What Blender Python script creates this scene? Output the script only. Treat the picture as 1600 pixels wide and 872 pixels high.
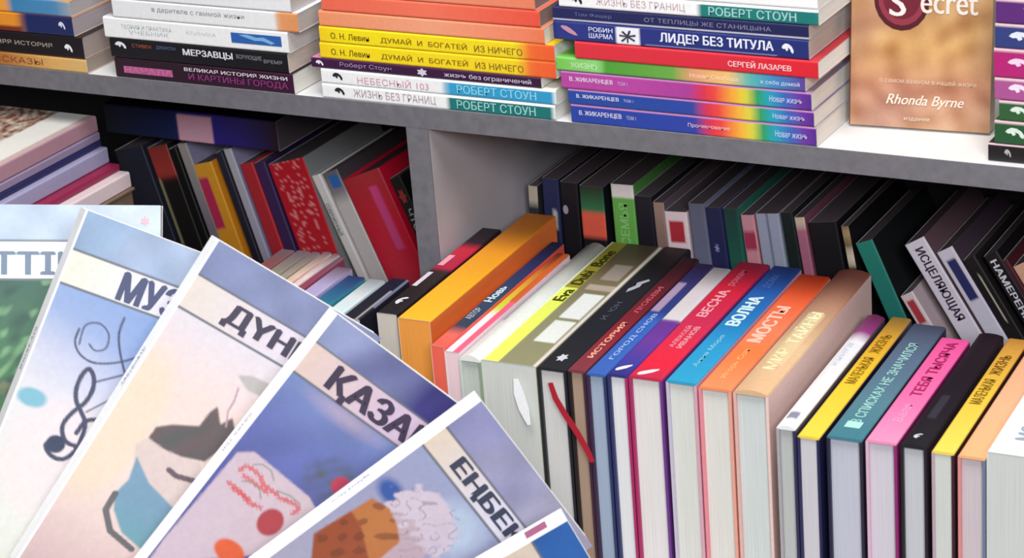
import bpy, math, random
import numpy as np
from mathutils import Matrix, Vector

for o in list(bpy.data.objects):
    bpy.data.objects.remove(o, do_unlink=True)
SC = bpy.context.scene
COL = SC.collection
random.seed(7); NPR = np.random.RandomState(5)

# ------------------------------------------------------------------ camera, world, lights, exposure
F_PX = 3787.0
CAM = Vector((0.64456325, -1.58439449, 0.61712043))
cd = bpy.data.cameras.new('camera'); cam = bpy.data.objects.new('camera', cd); COL.objects.link(cam)
cam.location = CAM
cam.rotation_euler = [math.radians(a) for a in (67.425, 4.373, 28.207)]
cd.sensor_width = 36.0; cd.lens = F_PX / 1600 * 36.0; cd.clip_start = 0.05
cd.dof.use_dof = True; cd.dof.focus_distance = 1.93; cd.dof.aperture_fstop = 13
SC.camera = cam
RM = cam.rotation_euler.to_matrix()
CR, CU, CB = RM.col[0].copy(), RM.col[1].copy(), RM.col[2].copy()

w = bpy.data.worlds.new('room_light'); SC.world = w; w.use_nodes = True
bg = w.node_tree.nodes['Background']; bg.inputs[0].default_value = (0.86, 0.90, 1.0, 1); bg.inputs[1].default_value = 0.012

def area(name, loc, target, sx, sy, energy, col):
    d = bpy.data.lights.new(name, 'AREA'); d.shape = 'RECTANGLE'; d.size = sx; d.size_y = sy
    d.energy = energy; d.color = col
    o = bpy.data.objects.new(name, d); COL.objects.link(o); o.location = loc
    o.rotation_euler = (Vector(target) - Vector(loc)).to_track_quat('-Z', 'Y').to_euler()
    return o
area('ceiling_panel_light', (0.15, -0.85, 2.1), (-0.1, -0.05, -0.1), 1.6, 0.9, 60, (1.0, 0.985, 0.96))
area('window_light', (1.45, -2.5, 1.38), (-0.15, 0.0, -.08), 1.3, 0.8, 84, (0.93, 0.96, 1.0))
SC.view_settings.view_transform = 'Standard'; SC.view_settings.look = 'None'
SC.view_settings.gamma = 1.0; SC.view_settings.use_curve_mapping = False
SC.view_settings.exposure = 0.03

# ------------------------------------------------------------------ helpers
def ray(px, py):
    return RM @ Vector(((px - 800) / F_PX, -(py - 436) / F_PX, -1.0))
def at(px, py, axis, val):
    """the point of the plane x/y/z = val that a point measured in the photograph lies on"""
    d = ray(px, py); k = 'xyz'.index(axis)
    return CAM + d * ((val - CAM[k]) / d[k])

def lin(h):
    if isinstance(h, (tuple, list, np.ndarray)): return np.array(h[:3], float)
    h = h.lstrip('#'); c = np.array([int(h[i:i + 2], 16) / 255 for i in (0, 2, 4)])
    return np.where(c <= 0.04045, c / 12.92, ((c + 0.055) / 1.055) ** 2.4)

MATS = {}
def nm(name):
    m = bpy.data.materials.new(name); m.use_nodes = True
    return m, m.node_tree.nodes, m.node_tree.links, m.node_tree.nodes['Principled BSDF']
def print_mat(name, rough, coat):
    m, N, L, b = nm(name)
    a = N.new('ShaderNodeAttribute'); a.attribute_name = 'Col'
    tc = N.new('ShaderNodeTexCoord')
    n = N.new('ShaderNodeTexNoise'); n.inputs['Scale'].default_value = 260; n.inputs['Detail'].default_value = 3
    L.new(tc.outputs['Object'], n.inputs['Vector'])
    mr = N.new('ShaderNodeMapRange'); mr.inputs[1].default_value = .3; mr.inputs[2].default_value = .7
    mr.inputs[3].default_value = .96; mr.inputs[4].default_value = 1.03
    L.new(n.outputs['Fac'], mr.inputs[0])
    mx = N.new('ShaderNodeVectorMath'); mx.operation = 'SCALE'
    L.new(a.outputs['Color'], mx.inputs[0]); L.new(mr.outputs[0], mx.inputs['Scale'])
    L.new(mx.outputs[0], b.inputs['Base Color'])
    b.inputs['Roughness'].default_value = rough
    b.inputs['Coat Weight'].default_value = coat; b.inputs['Coat Roughness'].default_value = .22
    n2 = N.new('ShaderNodeTexNoise'); n2.inputs['Scale'].default_value = 40
    L.new(tc.outputs['Object'], n2.inputs['Vector'])
    bp = N.new('ShaderNodeBump'); bp.inputs['Strength'].default_value = .12; bp.inputs['Distance'].default_value = .001
    L.new(n2.outputs['Fac'], bp.inputs['Height']); L.new(bp.outputs[0], b.inputs['Normal'])
    return m
MATS['card'] = print_mat('printed_card', .5, .12)
MATS['gloss'] = print_mat('laminated_card', .35, .35)
def page_mat(name, hexc, dark=.86):
    m, N, L, b = nm(name)
    tc = N.new('ShaderNodeTexCoord'); mp = N.new('ShaderNodeMapping'); mp.inputs['Scale'].default_value = (12, 12, 1900)
    n = N.new('ShaderNodeTexNoise'); n.inputs['Scale'].default_value = 1; n.inputs['Detail'].default_value = 2
    L.new(tc.outputs['Object'], mp.inputs[0]); L.new(mp.outputs[0], n.inputs['Vector'])
    cr = N.new('ShaderNodeValToRGB'); c = np.clip(lin(hexc) * 1.08, 0, .86)
    cr.color_ramp.elements[0].position = .3; cr.color_ramp.elements[1].position = .62
    cr.color_ramp.elements[0].color = (*(c * dark), 1); cr.color_ramp.elements[1].color = (*c, 1)
    L.new(n.outputs['Fac'], cr.inputs[0]); L.new(cr.outputs[0], b.inputs['Base Color'])
    b.inputs['Roughness'].default_value = .85
    bp = N.new('ShaderNodeBump'); bp.inputs['Strength'].default_value = .3; bp.inputs['Distance'].default_value = .0006
    L.new(n.outputs['Fac'], bp.inputs['Height']); L.new(bp.outputs[0], b.inputs['Normal'])
    return m
def pages(hexc):
    k = 'pg' + hexc
    if k not in MATS: MATS[k] = page_mat('paper_' + hexc, hexc)
    return MATS[k]
def ink(hexc, rough=.45):
    k = 'ink' + hexc
    if k not in MATS:
        m, N, L, b = nm('ink_' + hexc); c = lin(hexc)
        n = N.new('ShaderNodeTexNoise'); n.inputs['Scale'].default_value = 400
        tc = N.new('ShaderNodeTexCoord'); L.new(tc.outputs['Object'], n.inputs['Vector'])
        cr = N.new('ShaderNodeValToRGB'); cr.color_ramp.elements[0].color = (*(c * .85), 1); cr.color_ramp.elements[1].color = (*np.clip(c * 1.08, 0, 1), 1)
        L.new(n.outputs['Fac'], cr.inputs[0]); L.new(cr.outputs[0], b.inputs['Base Color'])
        b.inputs['Roughness'].default_value = rough; MATS[k] = m
    return MATS[k]
def board_mat(name, hexc, rough=.5, scale=(60, 60, 60), var=.08):
    m, N, L, b = nm(name); c = lin(hexc)
    tc = N.new('ShaderNodeTexCoord'); mp = N.new('ShaderNodeMapping'); mp.inputs['Scale'].default_value = scale
    n = N.new('ShaderNodeTexNoise'); n.inputs['Scale'].default_value = 1; n.inputs['Detail'].default_value = 5
    L.new(tc.outputs['Object'], mp.inputs[0]); L.new(mp.outputs[0], n.inputs['Vector'])
    cr = N.new('ShaderNodeValToRGB'); cr.color_ramp.elements[0].position = .3; cr.color_ramp.elements[1].position = .7
    cr.color_ramp.elements[0].color = (*(c * (1 - var)), 1); cr.color_ramp.elements[1].color = (*np.clip(c * (1 + var), 0, 1), 1)
    L.new(n.outputs['Fac'], cr.inputs[0]); L.new(cr.outputs[0], b.inputs['Base Color']); b.inputs['Roughness'].default_value = rough
    return m

def link(name, me, mat, parent=None):
    o = bpy.data.objects.new(name, me); COL.objects.link(o)
    if mat: me.materials.append(mat)
    if parent: o.parent = parent
    return o
def boxmesh(name, a, b, bev=0.0):
    import bmesh
    bm = bmesh.new(); bmesh.ops.create_cube(bm, size=1)
    for v in bm.verts: v.co = Vector([(a[i] + b[i]) / 2 + v.co[i] * (b[i] - a[i]) for i in range(3)])
    if bev: bmesh.ops.bevel(bm, geom=bm.edges[:], offset=bev, segments=2, affect='EDGES', profile=.5)
    me = bpy.data.meshes.new(name); bm.to_mesh(me); bm.free(); return me
def tag(o, label=None, cat=None, group=None, kind=None):
    for k, v in (('label', label), ('category', cat), ('group', group), ('kind', kind)):
        if v: o[k] = v
    return o

# ------------------------------------------------------------------ lettering (flat print laid on a face)
LAYER = {}
PENDING = []      # (string, parent, frame function, rect, ink, bold, name)
EMB = {
 'bird': [[(0, .55), (.1, .8), (.32, 1), (.6, .95), (.85, .7), (1, .3), (.95, 0), (.8, .1), (.7, .45), (.5, .6), (.55, .35), (.4, .2), (.3, .45), (.15, .4)]],
 'bar': [[(0, 0), (1, 0), (1, 1), (0, 1)]],
 'swoosh': [[(0, .9), (.25, 1), (.5, .7), (.7, .8), (1, .2), (.9, 0), (.65, .35), (.45, .3), (.2, .6)]],
 'star': [[(.45, 0), (.55, 0), (.55, .38), (.9, .12), (.95, .25), (.62, .47), (1, .55), (.97, .7), (.6, .58), (.72, .95), (.6, 1), (.48, .64), (.25, .92), (.14, .84), (.38, .55), (0, .62), (.02, .48), (.4, .45), (.08, .12), (.2, .05), (.46, .38)]],
 'leaf': [[(.1, 1), (.35, .95), (.6, .7), (.85, .35), (1, 0), (.8, .02), (.45, .25), (.15, .6), (0, .85)]],
 'disc': [[(.5 + .5 * math.cos(a * math.pi / 10), .5 + .5 * math.sin(a * math.pi / 10)) for a in range(20)]],
 'flower': [[(.5 + (.5 if a % 2 else .3) * math.cos(a * math.pi / 6), .5 + (.5 if a % 2 else .3) * math.sin(a * math.pi / 6)) for a in range(12)]],
}
def put(root, dims, spec):
    """spec: (face, text or emblem:name, u0,u1,v0,v1, ink, [bold]);  face spine: u along the spine, v across; front/back: u across, v downward"""
    L, W, T, bulge = dims; lay = LAYER[root.name] = LAYER.get(root.name, 0) + 1
    face, s, u0, u1, v0, v1, col = spec[:7]; bold = spec[7] if len(spec) > 7 else 0
    e = .0002 + .00005 * lay; sl = spec[8] if len(spec) > 8 else 0
    if face == 'spine':
        fr = lambda u, v: (L * (u0 + (u1 - u0) * u), -e - bulge * 4 * (v0 + (v1 - v0) * v) * (1 - (v0 + (v1 - v0) * v)), T * (v0 + (v1 - v0) * v))
    elif face == 'spineflip':
        fr = lambda u, v: (L * (u1 + (u0 - u1) * u), -e - bulge * .9, T * (v1 + (v0 - v1) * v))
    elif face == 'front':
        fr = lambda u, v, top=1: (L * (v1 + (v0 - v1) * v), W * (u0 + (u1 - u0) * (u + sl * v)), T + e)
    elif face == 'frontside':      # reads across a cover seen spine at bottom
        fr = lambda u, v, top=1: (L * (u0 + (u1 - u0) * u), W * (v0 + (v1 - v0) * v), T + e)
    PENDING.append((s, root, fr, ink(col), bold))
def flush_text():
    strs = {}
    for s, *_r in PENDING:
        b = _r[3]
        if s.startswith('emblem:') or (s, b) in strs: continue
        c = bpy.data.curves.new('lettering', 'FONT'); c.body = s; c.resolution_u = 3; c.offset = 0
        o = bpy.data.objects.new('lettering', c); COL.objects.link(o); strs[(s, b)] = o
    bpy.context.view_layer.update()
    dg = bpy.context.evaluated_depsgraph_get(); geo = {}
    for k, o in strs.items():
        me = bpy.data.meshes.new_from_object(o.evaluated_get(dg))
        v = [tuple(x.co) for x in me.vertices]; f = [tuple(p.vertices) for p in me.polygons]
        geo[k] = (v, f); bpy.data.meshes.remove(me)
    for o in strs.values():
        c = o.data; bpy.data.objects.remove(o); bpy.data.curves.remove(c)
    for s, root, fr, mat, b in PENDING:
        if s.startswith('emblem:'):
            ps = EMB[s[7:]]; v = []; f = []
            for p in ps:
                f.append(tuple(range(len(v), len(v) + len(p)))); v += [(x, y, 0) for x, y in p]
            x0 = y0 = 0; x1 = y1 = 1; name = 'emblem'; lz = [0] * len(v)
        else:
            v, f = geo[(s, b)]; name = 'lettering'
            lz = [0] * len(v)
            if b:      # heavier strokes: the outline laid again a hair to the side
                v0_, f0_ = v, f; v, f, lz = [], [], []; b_ = b; kk = 0
                for dx, dy in (((0, 0), (.03, 0)) if b == 1 else ((0, 0), (.018 * b, 0), (.036 * b, 0), (.018 * b, .03))):
                    n_ = len(v); v = v + [(p[0] + dx, p[1] + dy, p[2]) for p in v0_]; f = f + [tuple(i + n_ for i in q) for q in f0_]; lz = lz + [kk * 4e-5] * len(v0_); kk += 1
            if not v: continue
            xs = [p[0] for p in v]; ys = [p[1] for p in v]; x0, x1, y0, y1 = min(xs), max(xs), min(ys), max(ys)
        me = bpy.data.meshes.new(name)
        vs = [Vector(fr((p[0] - x0) / (x1 - x0), (p[1] - y0) / (y1 - y0))) for p in v]
        nv = Vector((0, 0, 1)) if fr.__defaults__ else Vector((0, -1, 0))
        me.from_pydata([tuple(a + nv * h) for a, h in zip(vs, lz)], [], f); me.update()
        link(name, me, mat, root)

# ------------------------------------------------------------------ the book builder
def grad(stops, s):
    ss = [p[0] for p in stops]; cs = np.array([lin(p[1]) for p in stops])
    return np.stack([np.interp(s, ss, cs[:, k]) for k in range(3)], -1)
def paint(spec, s, t):
    """spec: hex | list of stops along the spine, followed by rects (s0,s1,t0,t1,hex) | function(s,t)->rgb"""
    if callable(spec): return spec(s, t)
    if isinstance(spec, str): return np.broadcast_to(lin(spec), s.shape + (3,)).copy()
    stops = [p for p in spec if len(p) == 2]; rects = [p for p in spec if len(p) == 5]
    c = grad(stops, s)
    for s0, s1, t0, t1, h in rects:
        m = (s >= s0) & (s <= s1) & (t >= t0) & (t <= t1); c[m] = lin(h)
    return c
def cover_mesh(L, W, T, c, r, bulge, spine, front, back, NX, NS, NW, edge=None, hard=False):
    pts = []   # (y, z, region, t)   back board -> spine -> front board
    for k in range(NW + 1): pts.append((W - (W - r) * k / NW, 0.0, 'b', (W - (W - r) * k / NW) / W))
    for k in range(1, 3): a = k * math.pi / 6; pts.append((r - r * math.sin(a), r - r * math.cos(a), 's', 0.02))
    for k in range(NS + 1):
        t = k / NS; z = r + (T - 2 * r) * t; pts.append((-bulge * 4 * t * (1 - t), z, 's', z / T))
    for k in (2, 1): a = k * math.pi / 6; pts.append((r - r * math.sin(a), T - r + r * math.cos(a), 's', .98))
    for k in range(NW, -1, -1): pts.append((W - (W - r) * k / NW, T, 'f', (W - (W - r) * k / NW) / W))
    # reorder the last block so that it runs outward from the spine
    nb = NW + 1; fr_ = pts[-nb:]; fr_.sort(key=lambda p: p[0]); pts[-nb:] = fr_
    P = np.array([(p[0], p[1]) for p in pts]); n = len(pts)
    inn = P.copy(); inn[:, 0] = np.maximum(P[:, 0], c) ; inn[:, 0][P[:, 0] < c] = c
    inn[:, 1] = np.clip(P[:, 1], c, T - c)
    X = np.linspace(0, L, NX + 1)
    V = np.zeros((NX + 1, 2 * n, 3)); V[:, :, 0] = X[:, None]; V[:, :n, 1] = P[:, 0]; V[:, :n, 2] = P[:, 1]
    V[:, n:, 1] = inn[:, 0]; V[:, n:, 2] = inn[:, 1]
    S = np.repeat((X / L)[:, None], n, 1); Tt = np.repeat(np.array([p[3] for p in pts])[None], NX + 1, 0)
    C = np.ones((NX + 1, 2 * n, 4)); reg = np.array([p[2] for p in pts])
    for rg, sp in (('s', spine), ('f', front), ('b', back)):
        m = reg == rg; C[:, :n][:, m, :3] = paint(sp, S[:, m], Tt[:, m])
    C[:, n:, :3] = lin(edge or '#d9d6d0')
    if hard: C[:, n:, :3] = C[:, :n, :3]
    F = []
    def q(a, b, c_, d): F.append((a, b, c_, d))
    m2 = 2 * n
    for i in range(NX):
        a, b = i * m2, (i + 1) * m2
        for j in range(n - 1):
            q(a + j, a + j + 1, b + j + 1, b + j)
            q(a + n + j, b + n + j, b + n + j + 1, a + n + j + 1)
        q(a, b, b + n, a + n); q(a + n - 1, a + 2 * n - 1, b + 2 * n - 1, b + n - 1)
    for a, fl in ((0, 0), (NX * m2, 1)):
        for j in range(n - 1):
            t = (a + j, a + n + j, a + n + j + 1, a + j + 1); F.append(t[::-1] if fl else t)
    me = bpy.data.meshes.new('cover'); me.from_pydata(V.reshape(-1, 3).tolist(), [], F)
    ca = me.color_attributes.new('Col', 'FLOAT_COLOR', 'POINT')
    ca.data.foreach_set('color', np.clip(C, 0, 1).astype('f').reshape(-1)); me.update()
    return me

ALL = []
def book(label, origin, ax, dims, spine, front=None, back=None, hard=False, bulge=0.0, paper='#d8d6d0', text=(), group=None,
         name='book', gloss=False, NX=48, NS=6, NW=1, cat='book', over=None, fan_pages=0, edge=None):
    L, W, T = dims
    c = .0022 if hard else .0005
    c = min(c, T * .2); r = min(.0015 if not hard else .002, T * .25)
    root = bpy.data.objects.new(name, None); COL.objects.link(root); root.empty_display_size = .02
    X, Y, Z = [Vector(a).normalized() for a in ax]
    root.matrix_world = Matrix(((X.x, Y.x, Z.x, origin[0]), (X.y, Y.y, Z.y, origin[1]), (X.z, Y.z, Z.z, origin[2]), (0, 0, 0, 1)))
    tag(root, label, cat, group)
    def flat(sp):
        if isinstance(sp, str): return sp
        if callable(sp): return '#888888'
        return sp[0][1]
    front = front or flat(spine); back = back or flat(spine)
    me = cover_mesh(L, W, T, c, r, bulge, spine, front, back, NX, NS, NW, edge, hard)
    link('cover', me, MATS['gloss' if gloss else 'card'], root)
    e = over if over is not None else (.0028 if hard else .0003)
    pb = boxmesh('page_block', (e, c * .9, c), (L - e, W - e, T - c)); link('page_block', pb, pages(paper), root)
    for sp in text: put(root, (L, W, T, bulge), sp)
    ALL.append((root, dims)); return root
UX, UY, UZ = Vector((1, 0, 0)), Vector((0, 1, 0)), Vector((0, 0, 1))

# ------------------------------------------------------------------ room and bookcase
ZB = -0.318      # top of the lower board and of the table
m_grey = board_mat('grey_laminate_edge', '#6c6a70', .55, (150, 150, 150), .12)
m_white = board_mat('white_laminate', '#dcdcdc', .45, (30, 30, 30), .03)
m_inner = board_mat('pale_grey_laminate', '#a8a1a6', .6, (14, 14, 14), .10)
m_dark = board_mat('bay_shade_board', '#2a272b', .8)  # near-black colour stands in for the shade inside the bays
m_wall = board_mat('wall_paint', '#b9b6b2', .9, (8, 8, 8), .04)
m_floor = board_mat('floor_vinyl', '#8f8a84', .6, (5, 5, 5), .08)
for nme, a, b, m in (('wall_back', (-3, .345, -1.1), (3, .42, 2.3), m_wall), ('floor', (-3, -4, -1.15), (3, .42, -1.1), m_floor)):
    tag(link(nme, boxmesh(nme, a, b), m), kind='structure')
case = bpy.data.objects.new('bookcase', None); COL.objects.link(case); case.location = (0, .17, -1.1)
tag(case, 'grey and white laminate bookcase with a long shelf above two dark open bays', 'bookcase')
def part(name, a, b, m, root=case, bev=0.0006):
    off = root.location
    return link(name, boxmesh(name, [a[i] - off[i] for i in range(3)], [b[i] - off[i] for i in range(3)], bev), m, root)
part('shelf', (-1.30, .0012, -.0178), (.75, .335, 0), m_white)
part('underside_shade', (-1.299, .0013, -.0184), (.749, .334, -.0179), m_dark, bev=0)  # dark sheet added under the white board to darken the bays
tag(part('shelf_edging', (-1.30, 0, -.0178), (.75, .0012, 0), m_grey, bev=0), 'grey edge band')
part('divider', (-.3588, .0012, ZB), (-.3380, .33, -.0186), m_inner)
tag(part('divider_edging', (-.3588, 0, ZB), (-.3380, .0012, -.0180), m_grey, bev=0), 'grey edge band')
part('bottom_shelf', (-1.30, 0.0, ZB - .018), (.75, .335, ZB), m_dark)
part('back_panel', (-1.30, .335, -1.09), (.75, .343, .45), m_dark)
part('side_panel', (-1.318, 0, -1.098), (-1.30, .343, .45), m_grey)
part('side_panel', (.75, 0, -1.098), (.768, .343, .45), m_grey)
part('plinth', (-1.30, .01, -1.098), (.75, .03, ZB - .0185), m_grey)
tb = bpy.data.objects.new('display_table', None); COL.objects.link(tb); tb.location = (-.2, -.12, -1.1)
tag(tb, 'plain table in front of the bookcase carrying the row of upright books', 'table')
part('tabletop', (-1.2, -.235, ZB - .02), (.74, -.001, ZB), m_inner, tb)
for x in (-1.17, .69):
    for y in (-.22, -.06):
        part('leg', (x, y, -1.098), (x + .04, y + .04, ZB - .0205), m_grey, tb)

# ------------------------------------------------------------------ stacks on the upper shelf
def stack(items, yf, group, xoff=0):
    z = .0003
    for it in items:
        label, T, pl, pr, W, spine, kw = it
        dy = kw.pop('dy', 0); xr = kw.pop('xr', None)
        x0 = at(*pl, 'y', yf + dy).x; x1 = at(*pr, 'y', yf + dy).x
        book(label, (x0, yf + dy, z), (UX, UY, UZ), (x1 - x0, W, T), spine, group=None, **kw)
        z += T + .0003
WH = '#f2f1f0'
stack([
 ('tan and orange paperback at the bottom of the far left stack', .0125, (-190, 92), (137, 113), .13, [(0, '#9a5a30'), (.62, '#b0703a'), (.85, '#d8a860'), (1, '#d9b070')], dict(paper='#8f8075', text=[('spine', 'РАССКАЗЫ', .5, .8, .3, .75, '#8a4a28')])),
 ('thick black paperback with a pale title line in the far left stack', .0195, (-200, 64), (132, 85), .125, [(0, '#1a1112'), (1, '#17131a')], dict(paper='#9a8a84', text=[('spine', 'ПОСЛЕДНЯЯ ИСТОРИЯ', .45, .86, .38, .62, '#b5a79a'), ('spine', 'emblem:bird', .915, .95, .28, .66, '#f3f3f3')])),
 ('book with an orange spine ending in dark blue, third in the far left stack', .0175, (-210, 32), (114, 43), .12, [(0, '#e08a2a'), (.74, '#e8922a'), (.78, '#1c2a5e'), (1, '#20295a'), (0, .76, 0, .32, '#7a2f22')], dict(paper='#a09498', text=[('spine', 'emblem:bird', .935, .965, .35, .75, '#d8dcee')])),
 ('orange and light blue book at the top of the far left stack', .014, (-205, 8), (108, 8), .125, [(0, '#ee9a30'), (.7, '#f0a040'), (.72, '#3f83b4'), (.93, '#4d8ab8'), (1, '#9aa4ae')], dict(paper='#a8a0a0')),
], .0006, 'x')
stack([
 ('dark plum book with a pink block, lowest of the second stack from the left', .0175, (182, 116), (461, 150), .13, [(0, '#2b1024'), (.3, '#26101f'), (1, '#3a1030')],
   dict(paper='#d6d2ca', NS=8, text=[('spine', 'НАЧАЛА', .05, .33, .28, .60, '#cf6fa0', 2), ('spine', 'emblem:bar', .05, .33, .26, .62, '#b45a8c'), ('spine', 'ВЕЛИКАЯ ИСТОРИЯ ЖИЗНИ', .40, .97, .66, .84, '#e9e2e6', 1), ('spine', 'И КАРТИНЫ ГОРОДА', .42, .97, .18, .56, '#8c3a78', 1)])),
 ('black book with a white title, lying on the plum book in the second stack', .0172, (174, 84), (452, 116), .125, [(0, '#0f1018'), (1, '#141318')],
   dict(paper='#cbb9ae', text=[('spine', 'emblem:bird', .03, .095, .50, .86, '#e8e8ee'), ('spine', 'СТИВЕН', .13, .24, .62, .80, '#a8583a'), ('spine', 'ДЖОНСОН', .27, .38, .62, .82, '#5e6e96'), ('spine', 'МЕРЗАВЦЫ', .42, .70, .40, .80, '#e6e4e8', 2), ('spine', 'ВОРУЮЩИЕ', .72, .86, .50, .76, '#8e8e94'), ('spine', 'ВРЕМЯ', .87, .97, .44, .62, '#8e8e94')])),
 ('white glossy book with a blue picture at its right end', .0185, (163, 46), (452, 80), .13, [(0, WH), (1, WH)],
   dict(paper='#cfc8c4', NS=10, gloss=True, text=[('spine', 'emblem:bar', .70, .965, .30, .78, '#2f62ae'), ('spine', 'emblem:swoosh', .74, .93, .36, .74, '#7db4de'), ('spine', 'ТЕОРИЯ И ПРАКТИКА', .10, .38, .52, .72, '#a9b4b6'), ('spine', 'УЧЕБНИК', .14, .36, .28, .46, '#b4bfc4'), ('spine', 'КЛИНИКА', .46, .62, .52, .68, '#c6cace')])),
 ('off-white book with an orange band at its right end', .0165, (176, 15), (466, 40), .125, [(0, '#e9e9ea'), (.88, '#ecebea'), (.90, '#e59a62'), (1, '#e0945c'), ], dict(paper='#b5aaa4', text=[('spine', 'в дарителе с гаммой жизни', .22, .72, .42, .75, '#8a8a90')])),
 ('blue-ended white book at the top of the second stack, cut off by the frame', .014, (158, 8), (455, 20), .13, [(0, '#4a56a8'), (.06, '#5a60a8'), (.09, '#ececec'), (1, '#e9e9ea')], dict(paper='#b5aaa4')),
], .0006, 'x')
Z3 = dict(paper='#d9d2c8')
stack([
 ('white paperback with a dark teal right end, lowest of the middle stack', .0125, (505, 150), (868, 181), .125, [(0, WH), (.545, '#efefee'), (.555, '#157372'), (.985, '#15706e'), (.99, '#e8eeee'), (0, 1, .86, 1, '#f4f6f6')],
   dict(NS=12, text=[('spine', 'emblem:bird', .055, .10, .30, .80, '#26262a'), ('spine', 'ЖИЗНЬ БЕЗ ГРАНИЦ', .14, .50, .18, .80, '#b09aa2'), ('spine', 'РОБЕРТ СТОУН', .59, .92, .18, .76, '#9fd0cc', 1)])),
 ('white paperback with a sky blue right end, second in the middle stack', .0125, (503, 126), (869, 154), .125, [(0, WH), (.535, '#efefef'), (.545, '#2f9cc9'), (.985, '#2f97c4'), (.99, '#e8eeee'), (0, 1, .86, 1, '#f4f6f6')],
   dict(NS=12, text=[('spine', 'emblem:bird', .05, .095, .30, .80, '#26262a'), ('spine', 'НЕБЕСНЫЙ 103', .16, .47, .20, .78, '#d29aa8'), ('spine', 'РОБЕРТ СТОУН', .59, .92, .20, .76, '#8fd6ea', 1)])),
 ('thin dark purple paperback with white lettering in the middle stack', .0085, (486, 92), (845, 124), .125, [(0, '#3d1440'), (1, '#341238')],
   dict(NS=6, front='#d98aa6', text=[('spine', 'emblem:bird', .02, .055, .25, .80, '#efe6ef'), ('spine', 'Роберт Стоун', .13, .36, .25, .80, '#a894b4'), ('spine', 'emblem:flower', .47, .52, .1, .95, '#d8cce0'), ('spine', 'жизнь без ограничений', .59, .96, .2, .78, '#cfc0d8', 1)])),
 ('lower of two yellow books with an orange-red right end in the middle stack', .0135, (500, 78), (868, 106), .125, [(0, '#f4cc1c'), (.1, '#f8dc16'), (.84, '#f2d020'), (.9, '#ee6a30'), (1, '#ec5a2c')],
   dict(text=[('spine', 'О. Н. Левин', .05, .22, .28, .66, '#6a5410', 1), ('spine', 'ДУМАЙ  И  БОГАТЕЙ', .27, .64, .24, .70, '#8a6a10', 1), ('spine', 'ИЗ НИЧЕГО', .67, .87, .24, .64, '#8a7020', 1)])),
 ('upper of two yellow books with an orange-red right end in the middle stack', .0135, (499, 52), (866, 80), .125, [(0, '#f4cc1c'), (.1, '#f8e016'), (.84, '#f2d420'), (.9, '#ee6a30'), (1, '#ec5a2c')],
   dict(text=[('spine', 'О. Н. Левин', .05, .22, .28, .66, '#6a5410', 1), ('spine', 'ДУМАЙ  И  БОГАТЕЙ', .27, .64, .24, .70, '#8a6a10', 1), ('spine', 'ИЗ НИЧЕГО', .67, .87, .24, .64, '#8a7020', 1)])),
 ('salmon pink book lying on the yellow pair in the middle stack', .0130, (498, 26), (850, 52), .125, [(0, '#f09468'), (.5, '#f0a07c'), (.9, '#ee8460'), (1, '#e87850')], dict()),
 ('coral red book above the salmon one in the middle stack', .0135, (502, 4), (843, 26), .125, [(0, '#ee6a50'), (.5, '#f07458'), (1, '#e8523e')], dict(paper='#806a66')),
 ('pale orange book at the top of the middle stack, cut off by the frame', .012, (500, -10), (835, 2), .125, [(0, '#f0a080'), (1, '#e88060')], dict(paper='#806a66')),
], .0006, 'x')
RB = lambda a, b: [(0, a), (.30, a), (.52, b), (.58, '#d8304a'), (.63, '#e8483c'), (.70, '#f0a83a'), (.745, '#dcd23c'), (.79, '#2c9a58'), (.84, '#1c9eb8'), (.90, '#3a62b4'), (.96, '#6a2f9a'), (1, '#4e2a86'), (0, 1, .93, 1, '#b070a8')]
def zt(txt): return [('spine', txt, .035, .215, .42, .72, '#e8e2f2', 1), ('spine', 'ТОМ 1', .235, .275, .46, .66, '#c8c0e0'), ('spine', 'Новая жизнь', .84, .965, .34, .68, '#d0d6f4')]
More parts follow.
